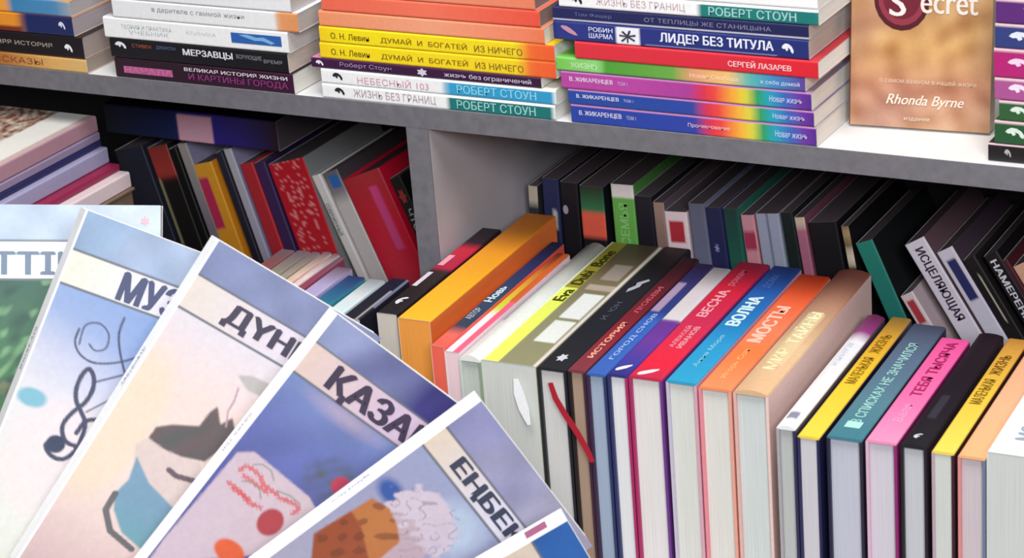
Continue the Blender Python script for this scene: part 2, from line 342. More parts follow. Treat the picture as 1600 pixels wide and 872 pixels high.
stack([
 ('blue paperback with a rainbow right half, lowest of the rainbow stack', .0150, (893, 186), (1276, 227), .125, RB('#26419e', '#2c3f9e'), dict(Z3, NS=8, front='#b0a4a8', back='#b0a4a8', text=zt('В. ЖИКАРЕНЦЕВ') + [('spine', 'Проникновение', .49, .66, .36, .62, '#f0c8d0')])),
 ('blue paperback with a rainbow right half, second from the bottom of its stack', .0122, (889, 165), (1272, 196), .125, RB('#23479c', '#2a449c'), dict(Z3, NS=8, front='#8a809a', back='#b0a4a8', text=zt('В. ЖИКАРЕНЦЕВ'))),
 ('magenta paperback with a rainbow right half above the two blue ones', .0140, (878, 138), (1268, 170), .125, RB('#b4449c', '#a83c94'), dict(Z3, NS=8, front='#8a809a', back='#b0a4a8', text=zt('В. ЖИКАРЕНЦЕВ'))),
 ('light green paperback fading to a rainbow at right, under the red book', .0110, (870, 107), (1258, 140), .125, [(0, '#74c050'), (.18, '#92d47c'), (.20, '#4c9c34'), (.48, '#6aa644'), (.56, '#e09a70'), (.70, '#f0c070'), (.78, '#5ab4a8'), (.88, '#3f86c0'), (1, '#5a3a94')], dict(Z3, text=[('spine', 'ЖИЗНЬ', .06, .17, .3, .7, '#cdeec0'), ('spine', 'Новая Свобода', .55, .74, .3, .66, '#f8e0c8'), ('spine', 'к себе домой', .83, .98, .3, .66, '#d0e4f4')])),
 ('bright red book with white lettering sticking out to the right of its stack', .0135, (899, 88), (1279, 124), .130, [(0, '#d8303c'), (.6, '#d8283c'), (.9, '#dc2030'), (1, '#d42030')], dict(paper='#eae2dc', front='#c4303c', dy=-.001, text=[('spine', 'СЕРГЕЙ ЛАЗАРЕВ', .64, .895, .32, .74, '#f4c8c8', 2)])),
 ('dark blue book with a white flower square and white title, above the red one', .0150, (866, 62), (1264, 94), .105, [(0, '#202a72'), (.02, '#2a3480'), (1, '#1e2a6e'), (.255, .345, 0, .95, '#eceaf0'), (.37, .88, .06, .11, '#8a90c0')],
   dict(paper='#b8aca4', NS=14, NX=96, text=[('spine', 'emblem:leaf', .03, .10, .30, .80, '#c890a4'), ('spine', 'РОБИН', .145, .242, .58, .82, '#dfe2f2', 1), ('spine', 'ШАРМА', .145, .242, .24, .50, '#dfe2f2', 1), ('spine', 'emblem:star', .268, .335, .14, .80, '#3a3a48'), ('spine', 'ЛИДЕР БЕЗ ТИТУЛА', .43, .87, .24, .84, '#e8eaf6', 2), ('spine', 'emblem:bird', .90, .945, .28, .78, '#e8eaf4')])),
 ('thin navy book with a pale rim and faint title in the rainbow stack', .0110, (864, 30), (1264, 61), .105, [(0, '#222456'), (1, '#1c1f4e'), (0, 1, 0, .16, '#cfd0e4')], dict(paper='#b8aca4', NS=10, text=[('spine', 'Том Фишер', .09, .24, .38, .72, '#6a6e9a'), ('spine', 'ОТ ТЕПЛИЦЫ ЖЕ СТАНИЦЫНА', .37, .86, .34, .72, '#8a86a0')])),
 ('white paperback with a teal lettered right end near the top of the rainbow stack', .0120, (874, 12), (1279, 40), .125, [(0, WH), (.55, '#f0efee'), (.56, '#1a7a74'), (.985, '#187470'), (1, '#1a7a74'), (0, 1, .86, 1, '#f6f8f8')],
   dict(paper='#e2dfd8', NS=12, text=[('spine', 'emblem:bird', .05, .095, .25, .85, '#26262a'), ('spine', 'ЖИЗНЬ БЕЗ ГРАНИЦ', .15, .50, .22, .78, '#c8a8ac'), ('spine', 'РОБЕРТ СТОУН', .59, .92, .18, .74, '#a8d4d0', 1)])),
 ('white book on top of the rainbow stack, cut off by the frame', .012, (878, -14), (1278, 16), .125, [(0, WH), (1, WH)], dict(paper='#e2dfd8')),
], .0006, 'x')
RS = '#8a6a58'
def dk(c): return [(0, c), (1, c)]
def rstack():
    g = 'x'
    items = [
     ('black book at the bottom of the right-hand stack, on the shelf end', .0135, (1544, 247), '#161014', [('spine', 'emblem:bird', .06, .085, .3, .75, '#b0a8a8')]),
     ('dark green book above the black one in the right-hand stack', .0175, (1554, 220), '#22532e', [('spine', 'emblem:bird', .04, .11, .30, .74, '#d6e6d8'), ('spine', 'ЗНАК', .16, .30, .25, .75, '#cfe0d0')]),
     ('deep green thinner book second from the bottom green pair in the right-hand stack', .0150, (1561, 182), '#2c5a30', [('spine', 'emblem:bird', .04, .11, .28, .76, '#d6e6d8'), ('spine', 'ЗНАК', .16, .30, .25, .75, '#cfe0d0')]),
     ('mauve pink book in the right-hand stack, above the green pair', .0165, (1554, 146), '#a8508e', [('spine', 'emblem:bird', .05, .13, .28, .78, '#f0dcea'), ('spine', 'ПУТЬ', .18, .32, .25, .75, '#f0dcea')]),
     ('deep magenta book with a white mark in the right-hand stack', .0215, (1553, 111), '#b01e6e', [('spine', 'emblem:bird', .05, .14, .34, .70, '#f4d0e4'), ('spine', 'ПУТЬ', .20, .34, .25, .75, '#f0dcea')]),
     ('slate blue book with a white mark in the right-hand stack', .0180, (1555, 62), '#2f3c78', [('spine', 'emblem:bird', .05, .14, .26, .72, '#e0e4f4'), ('spine', 'ДАР', .20, .32, .25, .75, '#d8dcf0')]),
     ('violet book at the top of the right-hand stack, cut off by the frame', .0180, (1556, 24), '#5a2672', [('spine', 'emblem:bird', .10, .17, .4, .85, '#e4d8ec')]),
    ]
    z = .0003
    for label, T, px, col, tx in items:
        x0 = at(*px, 'y', -.004 + .012).x
        book(label, (x0, .008, z), (UX, UY, UZ), (.20, .13, T), [(0, col), (1, col), (0, 1, .90, 1, '#caa8b0')], NS=12, text=tx, paper='#b8aca4')
        z += T + .0003
rstack()
# brown book standing upright with its cover to the front
def parchment(s, t):
    a = grad([(0, '#b09a84'), (.3, '#bc9468'), (.6, '#c09058'), (.8, '#b0785c'), (1, '#bc9474')], s)
    n = np.sin(t * 9 + 3 * np.sin(s * 11)) * np.sin(s * 13 + 2 * np.sin(t * 8 + 1)) + .5 * np.sin(t * 23 + s * 17) * np.sin(s * 29 - t * 11)
    a = a * (1 + .34 * n[..., None] * np.array([.6, .9, 1.1])); p = np.clip(np.sin(s * 7 + 1) * np.cos(t * 6 + s * 5), 0, 1)[..., None]
    return a * (1 - p * .35) + lin('#9a6c70') * p * .35
pL = at(1326, 198, 'z', .0); pR = at(1546, 213, 'z', .0)
dirx = (pR - pL); WB = dirx.length; dirx.normalize()
up = Vector((0, 0, 1)); nrm = dirx.cross(up)            # horizontal, toward the viewer
tilt = math.radians(7); upx = (up * math.cos(tilt) - nrm * math.sin(tilt)); nz = dirx.cross(upx)
HB = .155
org = pL + upx * HB - nz * .016 + Vector((0, 0, .0022))
book('brown parchment-look book with a dark red wax seal standing upright on the shelf', org, (-upx, dirx, nz), (HB, WB, .016), '#5a2a20', front=parchment, back='#6a4a36', hard=False, NX=90, NW=60, paper='#cdbfae',
     text=[('front', 'emblem:disc', .17, .565, .21, .525, '#4e1420'), ('front', 'emblem:disc', .20, .535, .235, .50, '#8a3040'), ('front', 'emblem:disc', .235, .50, .265, .47, '#6a1c2c'), ('front', 'S', .28, .40, .325, .455, '#e6d8d4', 1), ('front', 'ecret', .50, .90, .34, .435, '#e4d6cc', 1),
           ('front', 'Rhonda Byrne', .26, .80, .835, .90, '#e8d6c4', 1, .06), ('front', 'о самом важном в нашей жизни', .22, .90, .755, .78, '#d8bca4'), ('front', 'издание', .40, .58, .945, .965, '#d8c4b0')])

# ------------------------------------------------------------------ front row: books standing spine up
YAW = math.radians(-2.2)
RX, RZn = Vector((math.sin(YAW), math.cos(YAW), 0)), Vector((-math.cos(YAW), math.sin(YAW), 0))
def rowbook(label, FL, FR, BL, yf, spine, W=None, **kw):
    a, b = at(*FL, 'y', yf), at(*FR, 'y', yf)
    z = kw.pop('z', (a.z + b.z) / 2); T = b.x - a.x - .0004
    L = min(at(*BL, 'z', z).y, .128) - yf
    kw.setdefault('NX', 56)
    if W is None: W = z - ZB - .0004
    bulge = kw.get('bulge', 0); W -= bulge
    return book(label, (b.x, yf, z - bulge), (RX, Vector((0, 0, -1)), RZn), (L, W, T), spine, **kw)
YL, YR = -.14, -.15
# in front of the left bay (partly behind the fan)
left_row = [
 ('narrow brown-edged book behind the fan, leftmost of the thin spines', (380, 425), (402, 429), (436, 388), '#8a4a44', '#c09a8c'),
 ('grey-brown thin book behind the fan of covers', (403, 429), (424, 433), (462, 390), '#8d8378', '#a79c90'),
 ('thin olive-grey book behind the fan of covers', (425, 433), (438, 436), (482, 392), '#9a9082', '#a79c90'),
 ('thin cream and pink book behind the fan of covers', (439, 436), (452, 440), (500, 392), '#d8b8a8', '#c8a8a0'),
 ('thin rose-edged book behind the fan of covers', (453, 440), (464, 443), (524, 396), '#e0c8c8', '#c8a0a0'),
 ('thin maroon and pink book behind the fan of covers', (465, 443), (476, 446), (532, 402), '#8e4058', '#c8a0a0'),
 ('lilac book beside the teal one behind the fan', (477, 446), (503, 454), (540, 418), '#b0a4cc', '#c8c0d0'),
 ('teal and navy book behind the fan, left of the white magazine', (504, 454), (532, 462), (560, 432), 'T', '#c8c0d0'),
]
for label, FL, FR, BL, col, pg in left_row:
    FLs = (FL[0] - 30, FL[1] + 26); FRs = (FR[0] - 30, FR[1] + 26)
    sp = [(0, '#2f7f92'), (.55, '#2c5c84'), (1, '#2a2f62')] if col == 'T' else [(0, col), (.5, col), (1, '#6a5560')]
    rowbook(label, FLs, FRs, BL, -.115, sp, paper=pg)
rowbook('pale blue-white magazine with its spine up between the teal and black books', (504, 489), (530, 495), (592, 437), -.115, [(0, '#cfe6ec'), (.5, '#d4dadc'), (1, '#8c9096')], paper='#c8ccd0')
rowbook('black book with a thin silver line left of the white-labelled black book', (533, 494), (562, 500), (620, 435), -.115, [(0, '#23202c'), (1, '#1c1a2e'), (.0, .7, .15, .25, '#9a9a9a'), (.3, 1, .0, .12, '#6a6e88')], paper='#b8b4b0', NS=12)
rowbook('black spine-up book with a white logo and crimson rear half beside the yellow book', (588, 486), (620, 493), (768, 357), -.115, [(0, '#1e1a20'), (.48, '#2a1a18'), (.52, '#b01840'), (.75, '#c01c34'), (.82, '#301420'), (1, '#141018')], paper='#c8c0b4', NS=10,
        text=[('spine', 'emblem:bird', .10, .18, .35, .75, '#dcdce4'), ('spine', 'emblem:bar', .30, .46, .66, .90, '#dccfdc'), ('spine', 'emblem:bar', .54, .66, .60, .90, '#f0a0b0')])
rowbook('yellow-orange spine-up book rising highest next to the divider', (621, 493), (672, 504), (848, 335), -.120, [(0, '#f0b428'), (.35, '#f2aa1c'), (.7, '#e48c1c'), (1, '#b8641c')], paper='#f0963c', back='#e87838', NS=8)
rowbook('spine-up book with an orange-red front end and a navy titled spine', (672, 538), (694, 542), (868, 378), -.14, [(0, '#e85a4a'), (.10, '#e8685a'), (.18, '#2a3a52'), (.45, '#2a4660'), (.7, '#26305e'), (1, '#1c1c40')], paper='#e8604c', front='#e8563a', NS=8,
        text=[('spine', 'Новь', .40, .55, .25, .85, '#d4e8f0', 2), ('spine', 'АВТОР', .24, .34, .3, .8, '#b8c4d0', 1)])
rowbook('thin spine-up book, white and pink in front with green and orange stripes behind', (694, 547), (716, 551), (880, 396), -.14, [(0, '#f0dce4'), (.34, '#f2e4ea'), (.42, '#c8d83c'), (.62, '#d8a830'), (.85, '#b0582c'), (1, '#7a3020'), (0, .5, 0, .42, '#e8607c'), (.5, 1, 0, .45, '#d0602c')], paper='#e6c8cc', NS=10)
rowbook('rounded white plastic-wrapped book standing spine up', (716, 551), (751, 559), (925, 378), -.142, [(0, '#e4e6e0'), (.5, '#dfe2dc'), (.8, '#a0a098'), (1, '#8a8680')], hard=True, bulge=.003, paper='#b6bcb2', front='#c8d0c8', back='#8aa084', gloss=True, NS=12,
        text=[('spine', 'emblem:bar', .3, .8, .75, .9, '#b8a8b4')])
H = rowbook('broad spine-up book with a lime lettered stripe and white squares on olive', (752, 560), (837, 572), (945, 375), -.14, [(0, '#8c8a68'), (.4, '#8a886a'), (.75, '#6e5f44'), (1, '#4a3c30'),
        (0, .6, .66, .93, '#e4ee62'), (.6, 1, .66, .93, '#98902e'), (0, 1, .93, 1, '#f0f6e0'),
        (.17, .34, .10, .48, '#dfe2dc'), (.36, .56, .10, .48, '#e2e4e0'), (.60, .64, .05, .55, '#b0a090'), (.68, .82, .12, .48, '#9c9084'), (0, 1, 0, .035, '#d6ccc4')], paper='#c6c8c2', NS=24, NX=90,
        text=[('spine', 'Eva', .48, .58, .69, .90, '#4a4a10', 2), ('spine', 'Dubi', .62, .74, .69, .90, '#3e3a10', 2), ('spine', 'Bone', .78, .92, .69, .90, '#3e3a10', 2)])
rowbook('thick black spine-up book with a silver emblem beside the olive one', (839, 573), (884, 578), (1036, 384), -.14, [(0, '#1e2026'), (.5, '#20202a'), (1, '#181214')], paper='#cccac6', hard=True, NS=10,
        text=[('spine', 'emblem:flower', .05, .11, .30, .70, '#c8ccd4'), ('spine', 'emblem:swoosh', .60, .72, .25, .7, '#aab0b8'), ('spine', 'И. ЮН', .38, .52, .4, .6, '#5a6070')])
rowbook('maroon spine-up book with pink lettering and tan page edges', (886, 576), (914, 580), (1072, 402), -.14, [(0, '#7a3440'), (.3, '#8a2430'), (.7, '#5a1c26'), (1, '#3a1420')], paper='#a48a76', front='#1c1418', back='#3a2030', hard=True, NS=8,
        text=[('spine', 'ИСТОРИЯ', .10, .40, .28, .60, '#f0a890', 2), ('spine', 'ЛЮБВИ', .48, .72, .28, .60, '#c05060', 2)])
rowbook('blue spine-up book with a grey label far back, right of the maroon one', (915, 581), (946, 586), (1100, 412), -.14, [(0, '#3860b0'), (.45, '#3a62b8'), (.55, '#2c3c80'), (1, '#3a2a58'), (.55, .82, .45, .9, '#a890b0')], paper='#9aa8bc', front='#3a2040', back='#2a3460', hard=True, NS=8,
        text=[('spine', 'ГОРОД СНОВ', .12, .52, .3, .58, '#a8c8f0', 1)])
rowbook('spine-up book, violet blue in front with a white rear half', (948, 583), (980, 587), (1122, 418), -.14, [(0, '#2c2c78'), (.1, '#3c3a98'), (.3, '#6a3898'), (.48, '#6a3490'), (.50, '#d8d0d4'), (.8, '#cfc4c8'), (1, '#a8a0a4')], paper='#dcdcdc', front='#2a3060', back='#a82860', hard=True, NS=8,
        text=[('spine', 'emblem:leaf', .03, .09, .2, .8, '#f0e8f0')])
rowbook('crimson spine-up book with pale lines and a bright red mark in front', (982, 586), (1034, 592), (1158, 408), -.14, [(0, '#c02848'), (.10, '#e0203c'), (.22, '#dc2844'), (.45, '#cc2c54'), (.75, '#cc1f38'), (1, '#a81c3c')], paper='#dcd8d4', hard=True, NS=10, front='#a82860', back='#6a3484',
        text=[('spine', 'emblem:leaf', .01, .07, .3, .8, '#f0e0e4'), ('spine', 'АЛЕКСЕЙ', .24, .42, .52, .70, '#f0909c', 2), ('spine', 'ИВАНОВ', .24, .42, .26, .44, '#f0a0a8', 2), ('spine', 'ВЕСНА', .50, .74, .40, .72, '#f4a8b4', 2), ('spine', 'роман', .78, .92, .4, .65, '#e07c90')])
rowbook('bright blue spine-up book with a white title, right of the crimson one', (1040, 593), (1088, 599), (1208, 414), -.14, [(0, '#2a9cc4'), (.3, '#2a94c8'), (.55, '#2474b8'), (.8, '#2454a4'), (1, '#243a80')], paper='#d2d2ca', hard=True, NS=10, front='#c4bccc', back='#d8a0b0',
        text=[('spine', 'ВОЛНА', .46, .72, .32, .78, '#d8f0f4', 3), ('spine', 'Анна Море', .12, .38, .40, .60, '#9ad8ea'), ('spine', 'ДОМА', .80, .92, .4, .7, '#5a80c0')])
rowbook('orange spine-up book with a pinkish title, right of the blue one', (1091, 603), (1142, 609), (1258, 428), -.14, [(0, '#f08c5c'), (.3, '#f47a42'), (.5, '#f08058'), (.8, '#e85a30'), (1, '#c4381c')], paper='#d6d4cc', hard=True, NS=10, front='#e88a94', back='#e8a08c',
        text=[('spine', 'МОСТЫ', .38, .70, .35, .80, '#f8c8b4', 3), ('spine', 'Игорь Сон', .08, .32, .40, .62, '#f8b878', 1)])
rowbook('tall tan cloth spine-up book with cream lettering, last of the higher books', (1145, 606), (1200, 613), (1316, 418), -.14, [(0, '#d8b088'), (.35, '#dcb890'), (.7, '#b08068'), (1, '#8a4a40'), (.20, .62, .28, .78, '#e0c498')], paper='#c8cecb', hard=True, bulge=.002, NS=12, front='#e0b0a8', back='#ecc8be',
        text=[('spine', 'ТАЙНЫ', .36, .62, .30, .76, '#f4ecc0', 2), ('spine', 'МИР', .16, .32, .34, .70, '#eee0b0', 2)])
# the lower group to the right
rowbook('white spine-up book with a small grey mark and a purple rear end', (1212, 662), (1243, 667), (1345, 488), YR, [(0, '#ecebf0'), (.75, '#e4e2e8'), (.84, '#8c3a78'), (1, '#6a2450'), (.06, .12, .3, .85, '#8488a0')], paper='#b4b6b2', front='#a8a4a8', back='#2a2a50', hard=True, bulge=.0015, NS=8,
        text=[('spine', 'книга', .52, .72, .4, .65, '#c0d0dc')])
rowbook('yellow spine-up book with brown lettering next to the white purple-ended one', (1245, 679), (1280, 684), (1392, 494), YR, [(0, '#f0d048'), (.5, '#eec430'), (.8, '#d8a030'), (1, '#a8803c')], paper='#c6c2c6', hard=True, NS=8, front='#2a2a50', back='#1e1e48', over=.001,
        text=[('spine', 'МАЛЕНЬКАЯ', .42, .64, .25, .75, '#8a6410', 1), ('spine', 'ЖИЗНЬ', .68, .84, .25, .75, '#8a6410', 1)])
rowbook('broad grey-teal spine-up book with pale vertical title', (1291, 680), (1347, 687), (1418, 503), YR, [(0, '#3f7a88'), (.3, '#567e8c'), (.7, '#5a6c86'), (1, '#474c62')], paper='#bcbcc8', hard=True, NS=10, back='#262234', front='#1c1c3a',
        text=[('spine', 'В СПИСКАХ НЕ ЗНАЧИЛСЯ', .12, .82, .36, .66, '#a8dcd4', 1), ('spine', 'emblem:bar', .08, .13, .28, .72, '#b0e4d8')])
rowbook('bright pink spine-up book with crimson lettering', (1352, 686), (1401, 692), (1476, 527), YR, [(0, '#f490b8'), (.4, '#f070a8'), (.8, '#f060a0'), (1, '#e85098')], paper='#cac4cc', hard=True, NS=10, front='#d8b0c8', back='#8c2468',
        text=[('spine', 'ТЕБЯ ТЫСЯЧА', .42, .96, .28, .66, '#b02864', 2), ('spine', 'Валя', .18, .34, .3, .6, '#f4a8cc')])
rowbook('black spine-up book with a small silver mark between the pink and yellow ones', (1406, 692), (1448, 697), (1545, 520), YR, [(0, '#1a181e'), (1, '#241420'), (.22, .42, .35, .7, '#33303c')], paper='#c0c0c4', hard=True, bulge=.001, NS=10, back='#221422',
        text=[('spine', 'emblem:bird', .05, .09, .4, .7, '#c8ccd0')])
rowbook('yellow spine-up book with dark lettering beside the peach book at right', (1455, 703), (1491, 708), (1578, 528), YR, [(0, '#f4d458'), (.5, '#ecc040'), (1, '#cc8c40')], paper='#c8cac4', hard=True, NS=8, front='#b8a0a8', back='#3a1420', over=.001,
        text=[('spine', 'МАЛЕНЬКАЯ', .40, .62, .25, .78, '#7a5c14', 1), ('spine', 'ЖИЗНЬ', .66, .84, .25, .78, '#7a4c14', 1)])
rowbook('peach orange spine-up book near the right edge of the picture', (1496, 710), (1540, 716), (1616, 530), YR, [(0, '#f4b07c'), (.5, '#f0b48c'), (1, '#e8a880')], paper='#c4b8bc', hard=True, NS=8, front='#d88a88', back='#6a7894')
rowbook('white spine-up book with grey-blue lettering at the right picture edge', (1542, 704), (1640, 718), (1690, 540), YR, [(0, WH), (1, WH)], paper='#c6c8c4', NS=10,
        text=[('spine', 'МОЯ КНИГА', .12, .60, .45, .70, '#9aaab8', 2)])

# small loose paper things in the front row
def ribbon(name, label, pts, width, th, col, cat, group=None):
    import bmesh
    bm = bmesh.new(); prev = None
    for i, p in enumerate(pts):
        p = Vector(p); d = (Vector(pts[min(i + 1, len(pts) - 1)]) - Vector(pts[max(i - 1, 0)])).normalized()
        side = d.cross(Vector((0, -1, 0))).normalized() * (width[i] if isinstance(width, list) else width) / 2
        nn = Vector((0, -th, 0)); q = [bm.verts.new(v) for v in (p - side, p + side, p + side + nn, p - side + nn)]
        if prev:
            for k in range(4): bm.faces.new((prev[k], prev[(k + 1) % 4], q[(k + 1) % 4], q[k]))
        else: bm.faces.new(q)
        prev = q
    bm.faces.new(prev[::-1]); bmesh.ops.recalc_face_normals(bm, faces=bm.faces[:])
    me = bpy.data.meshes.new(name); bm.to_mesh(me); bm.free()
    return tag(link(name, me, ink(col)), label, cat, group)
yy = -.1445
ribbon('ribbon_bookmark', 'red ribbon bookmark hanging in front of the black and maroon books', [at(*p, 'y', yy) for p in ((860, 598), (868, 622), (882, 646), (902, 676), (918, 704), (926, 722))], [.004, .005, .0052, .0052, .005, .004], .0004, '#b01c30', 'bookmark')
ribbon('paper_bookmark', 'white paper slip sticking to the pages of the broad olive book', [at(*p, 'y', yy) for p in ((806, 592), (811, 615), (819, 640), (827, 664))], [.004, .009, .009, .003], .0003, '#ffffff', 'bookmark')

# ------------------------------------------------------------------ back rows: books leaning upright in the bays, page paper darkened as shade
def leaner(label, TL, BL, wpx, yb, spine, W=.13, slope=None, **kw):
    if slope: BL = (TL[0] + slope * 100, TL[1] + 100)
    a, b = at(*TL, 'y', yb), at(*BL, 'y', yb)
    d = Vector((a.x - b.x, 0, a.z - b.z)).normalized()
    T = (at(TL[0] + wpx, TL[1] + wpx * .09, 'y', yb).x - a.x) * abs(d.z) - .0003
    zax = Vector((-d.z, 0, d.x))
    bot = a - d * ((a.z - (ZB + .0008)) / d.z)          # lower left corner on the board
    L = (a - bot).length
    org = bot - zax * T
    if org.z < ZB + .0008: org.z += (ZB + .0008 - org.z)
    return book(label, org, (d, UY, zax), (L, W, T), spine, **kw)
def vis(c_top, c_mid=None, rest=None):
    """colour stops measured from the foot; the visible part is the upper third"""
    return [(0, rest or c_mid or c_top), (.5, c_mid or c_top), (1, c_top)]
YB = .135
rb = [
 ('narrow cream-topped book in the back row next to the divider', (824, 290), (829, 380), 15, [(0, '#2a2a34'), (.9, '#2a2a34'), (.93, '#b8ac98'), (1, '#b8ac98')], {}),
 ('navy book second from the divider in the back row', (846, 278), (850, 380), 26, [(0, '#1c2038'), (1, '#262c54'), (.78, .86, .1, .45, '#b8b8b0')], {}),
 ('black book in the back row left of the orange-labelled one', (874, 284), (878, 380), 28, [(0, '#100e16'), (1, '#16141c')], {'text': [('spine', 'emblem:disc', .86, .90, .6, .9, '#a898a8')]}),
 ('dark green book with an orange-red label low on its spine in the back row', (904, 290), (908, 380), 38, [(0, '#14141c'), (.77, '#14141c'), (.78, '#e8604a'), (.885, '#e8604a'), (.89, '#3a7a50'), (.95, '#2a5a3c'), (1, '#223428')], {'NX': 80}),
 ('bright green book with a white top band, tallest in the middle of the back row', (953, 287), (960, 382), 36, [(0, '#5a9a48'), (.94, '#6cb050'), (.95, '#f0e8e4'), (1, '#e8e0dc')], {'NX': 80, 'text': [('spine', 'СЕМЬЯ', .74, .92, .3, .7, '#8ccc78', 2)]}),
 ('near-black book right of the green one in the back row', (990, 306), (996, 390), 28, [(0, '#14121c'), (1, '#1a1824')], {}),
 ('pinkish brown book with a dark photo on the spine in the back row', (1019, 316), (1026, 395), 18, [(0, '#6a5a64'), (.7, '#7a5a54'), (1, '#a08478')], {}),
 ('white book with a red square on the spine in the back row', (1037, 330), (1052, 410), 36, [(0, '#e0c8cc'), (1, '#ecd4d6'), (.86, .955, .20, .80, '#b42c38')], {'NS': 12, 'NX': 80}),
 ('grey-blue book right of the red-square one in the back row', (1074, 318), (1092, 410), 26, [(0, '#7e86a8'), (1, '#646478')], {}),
 ('deep blue book with a tiny star on the spine in the back row', (1101, 324), (1116, 412), 26, [(0, '#2a3070'), (1, '#242448')], {'text': [('spine', 'emblem:star', .80, .84, .4, .7, '#a0a0d8')]}),
 ('dark teal book in the middle right of the back row', (1128, 326), (1142, 404), 24, [(0, '#2c7a68'), (.7, '#226452'), (1, '#1e3a38')], {}),
 ('pink book with a dark pink patch on the spine in the back row', (1156, 336), (1170, 404), 22, [(0, '#c8787c'), (1, '#d0909c'), (.84, .93, .1, .9, '#a83450')], {}),
 ('pale blue-grey thick book in the right part of the back row', (1179, 334), (1194, 410), 38, [(0, '#8e98aa'), (1, '#a0a4b8'), (0, 1, .45, .55, '#6a6e84')], {'NS': 10}),
 ('very dark green book right of the pale blue-grey one in the back row', (1219, 332), (1234, 410), 20, [(0, '#121c1c'), (1, '#16201e')], {}),
 ('thin dusty pink book with a cream top in the back row', (1240, 340), (1258, 415), 17, [(0, '#8a4c60'), (.95, '#b06880'), (.965, '#d8c4ac'), (1, '#d0bca4')], {}),
 ('black filler book for the dark gap between the dusty pink and cream spotted ones', (1262, 348), (1280, 430), 46, [(0, '#100e12'), (1, '#141014')], {}),  # black block put in for the shaded gap between two books
 ('thin cream-spotted book left of the teal leaning book', (1313, 354), (1326, 412), 13, [(0, '#100c10'), (.82, '#100c10'), (.84, '#e0ccb0'), (.89, '#d0bca4'), (.92, '#6a5438'), (.97, '#b89c70'), (1, '#80684c')], {}),
 ('teal book leaning to the left in the dark right bay', (1336, 382), (1380, 482), 32, [(0, '#2a9084'), (.6, '#1f7068'), (1, '#2a8474')], {'back': '#15181a'}),
]
for k, (label, TL, BL, w_, sp, kw) in enumerate(rb):
    leaner(label, TL, BL, w_, YB, sp, paper='#5a4c52', slope=.06 + .13 * min(k, 16) / 16 if k < 17 else .44, **kw)  # pale pages given dark paper so their tops sink into shade
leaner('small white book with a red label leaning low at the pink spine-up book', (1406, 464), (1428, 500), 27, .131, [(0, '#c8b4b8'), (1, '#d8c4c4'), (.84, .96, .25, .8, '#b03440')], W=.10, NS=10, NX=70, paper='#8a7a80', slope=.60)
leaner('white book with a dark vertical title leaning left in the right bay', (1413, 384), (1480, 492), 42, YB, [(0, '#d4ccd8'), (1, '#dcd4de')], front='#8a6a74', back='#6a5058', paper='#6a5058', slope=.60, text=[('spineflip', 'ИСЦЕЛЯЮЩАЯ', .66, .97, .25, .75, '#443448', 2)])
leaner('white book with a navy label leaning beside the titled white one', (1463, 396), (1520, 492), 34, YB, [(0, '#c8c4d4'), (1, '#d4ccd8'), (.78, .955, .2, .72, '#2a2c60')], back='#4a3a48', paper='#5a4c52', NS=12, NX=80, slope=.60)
for args in [
 ('black leaning book with a cream stripe at the right of the right bay', (1504, 408), (1560, 500), 26, [(0, '#1c1818'), (1, '#161214'), (.72, .93, .4, .55, '#b8ac98')], {'NS': 12}),
 ('black leaning book with a white vertical title at the right of the bay', (1536, 402), (1590, 502), 30, [(0, '#140e12'), (1, '#181216')], {'text': [('spineflip', 'НАМЕРЕНИЕ', .68, .975, .3, .75, '#d8d4dc', 2)]}),
 ('thin maroon leaning book left of the peach one', (1566, 408), (1622, 508), 10, [(0, '#4a1822'), (1, '#4a1822')], {}),
 ('peach leaning book at the right picture edge in the bay', (1582, 418), (1630, 512), 30, [(0, '#d8a080'), (1, '#d8a488')], {}),
]:
    leaner(args[0], args[1], args[2], args[3], YB, args[4], paper='#5a4c52', slope=.60, **args[5])  # paper colour carries the bay's shade

YLB = .135
lb = [
 ('dark blue-grey filler book for the black far left of the left bay', (178, 236), (230, 330), 48, [(0, '#20202e'), (1, '#1e2030')], {}),  # added dark book that fills the black end of the bay
 ('leaning book with a dull red upper spine at the left of the left bay', (229, 232), (262, 330), 34, [(0, '#141010'), (.83, '#16100f'), (.86, '#a83830'), (1, '#8c302a'), (.5, .84, .84, 1, '#8a8460')], {'NS': 12}),
 ('black leaning book left of the thin grey one in the left bay', (262, 234), (300, 340), 14, [(0, '#0e0c0e'), (1, '#0e0c0e')], {}),
 ('thin grey-edged book leaning left of the orange one', (276, 226), (318, 350), 16, [(0, '#8c84a0'), (.6, '#7c7480'), (1, '#a49c94')], {}),
 ('orange and magenta leaning book in the left bay', (301, 258), (345, 372), 32, [(0, '#e08c20'), (1, '#e4a030'), (.65, .93, .50, .95, '#c03058')], {'NS': 10, 'gloss': True}),
 ('black-blue leaning book right of the orange one', (335, 240), (378, 360), 13, [(0, '#2a1c20'), (.5, '#1c1a2c'), (1, '#2a2a3a')], {}),
 ('thin pale grey book leaning left of the red one', (348, 234), (398, 380), 14, [(0, '#8c84a4'), (1, '#b8b4bc')], {}),
 ('narrow red leaning book right of the thin pale grey one', (374, 257), (414, 385), 22, [(0, '#b01c30'), (1, '#b42832')], {}),
 ('purple leaning book between the two red ones in the left bay', (396, 256), (440, 384), 19, [(0, '#2e1c4a'), (1, '#3c2452')], {}),
]
for label, TL, BL, w_, sp, kw in lb:
    leaner(label, TL, BL, w_, YLB, sp, paper='#5a4c52', slope=.36, **kw)  # shade under the shelf put into the paper colour here too
def speckle(s, t):
    c = np.broadcast_to(lin('#c01828'), s.shape + (3,)).copy()
    rs = np.random.RandomState(3); n = rs.rand(*s.shape)
    m = (n > .80) & (t > .1) & (t < .85); c[m] = lin('#e8888c'); return c
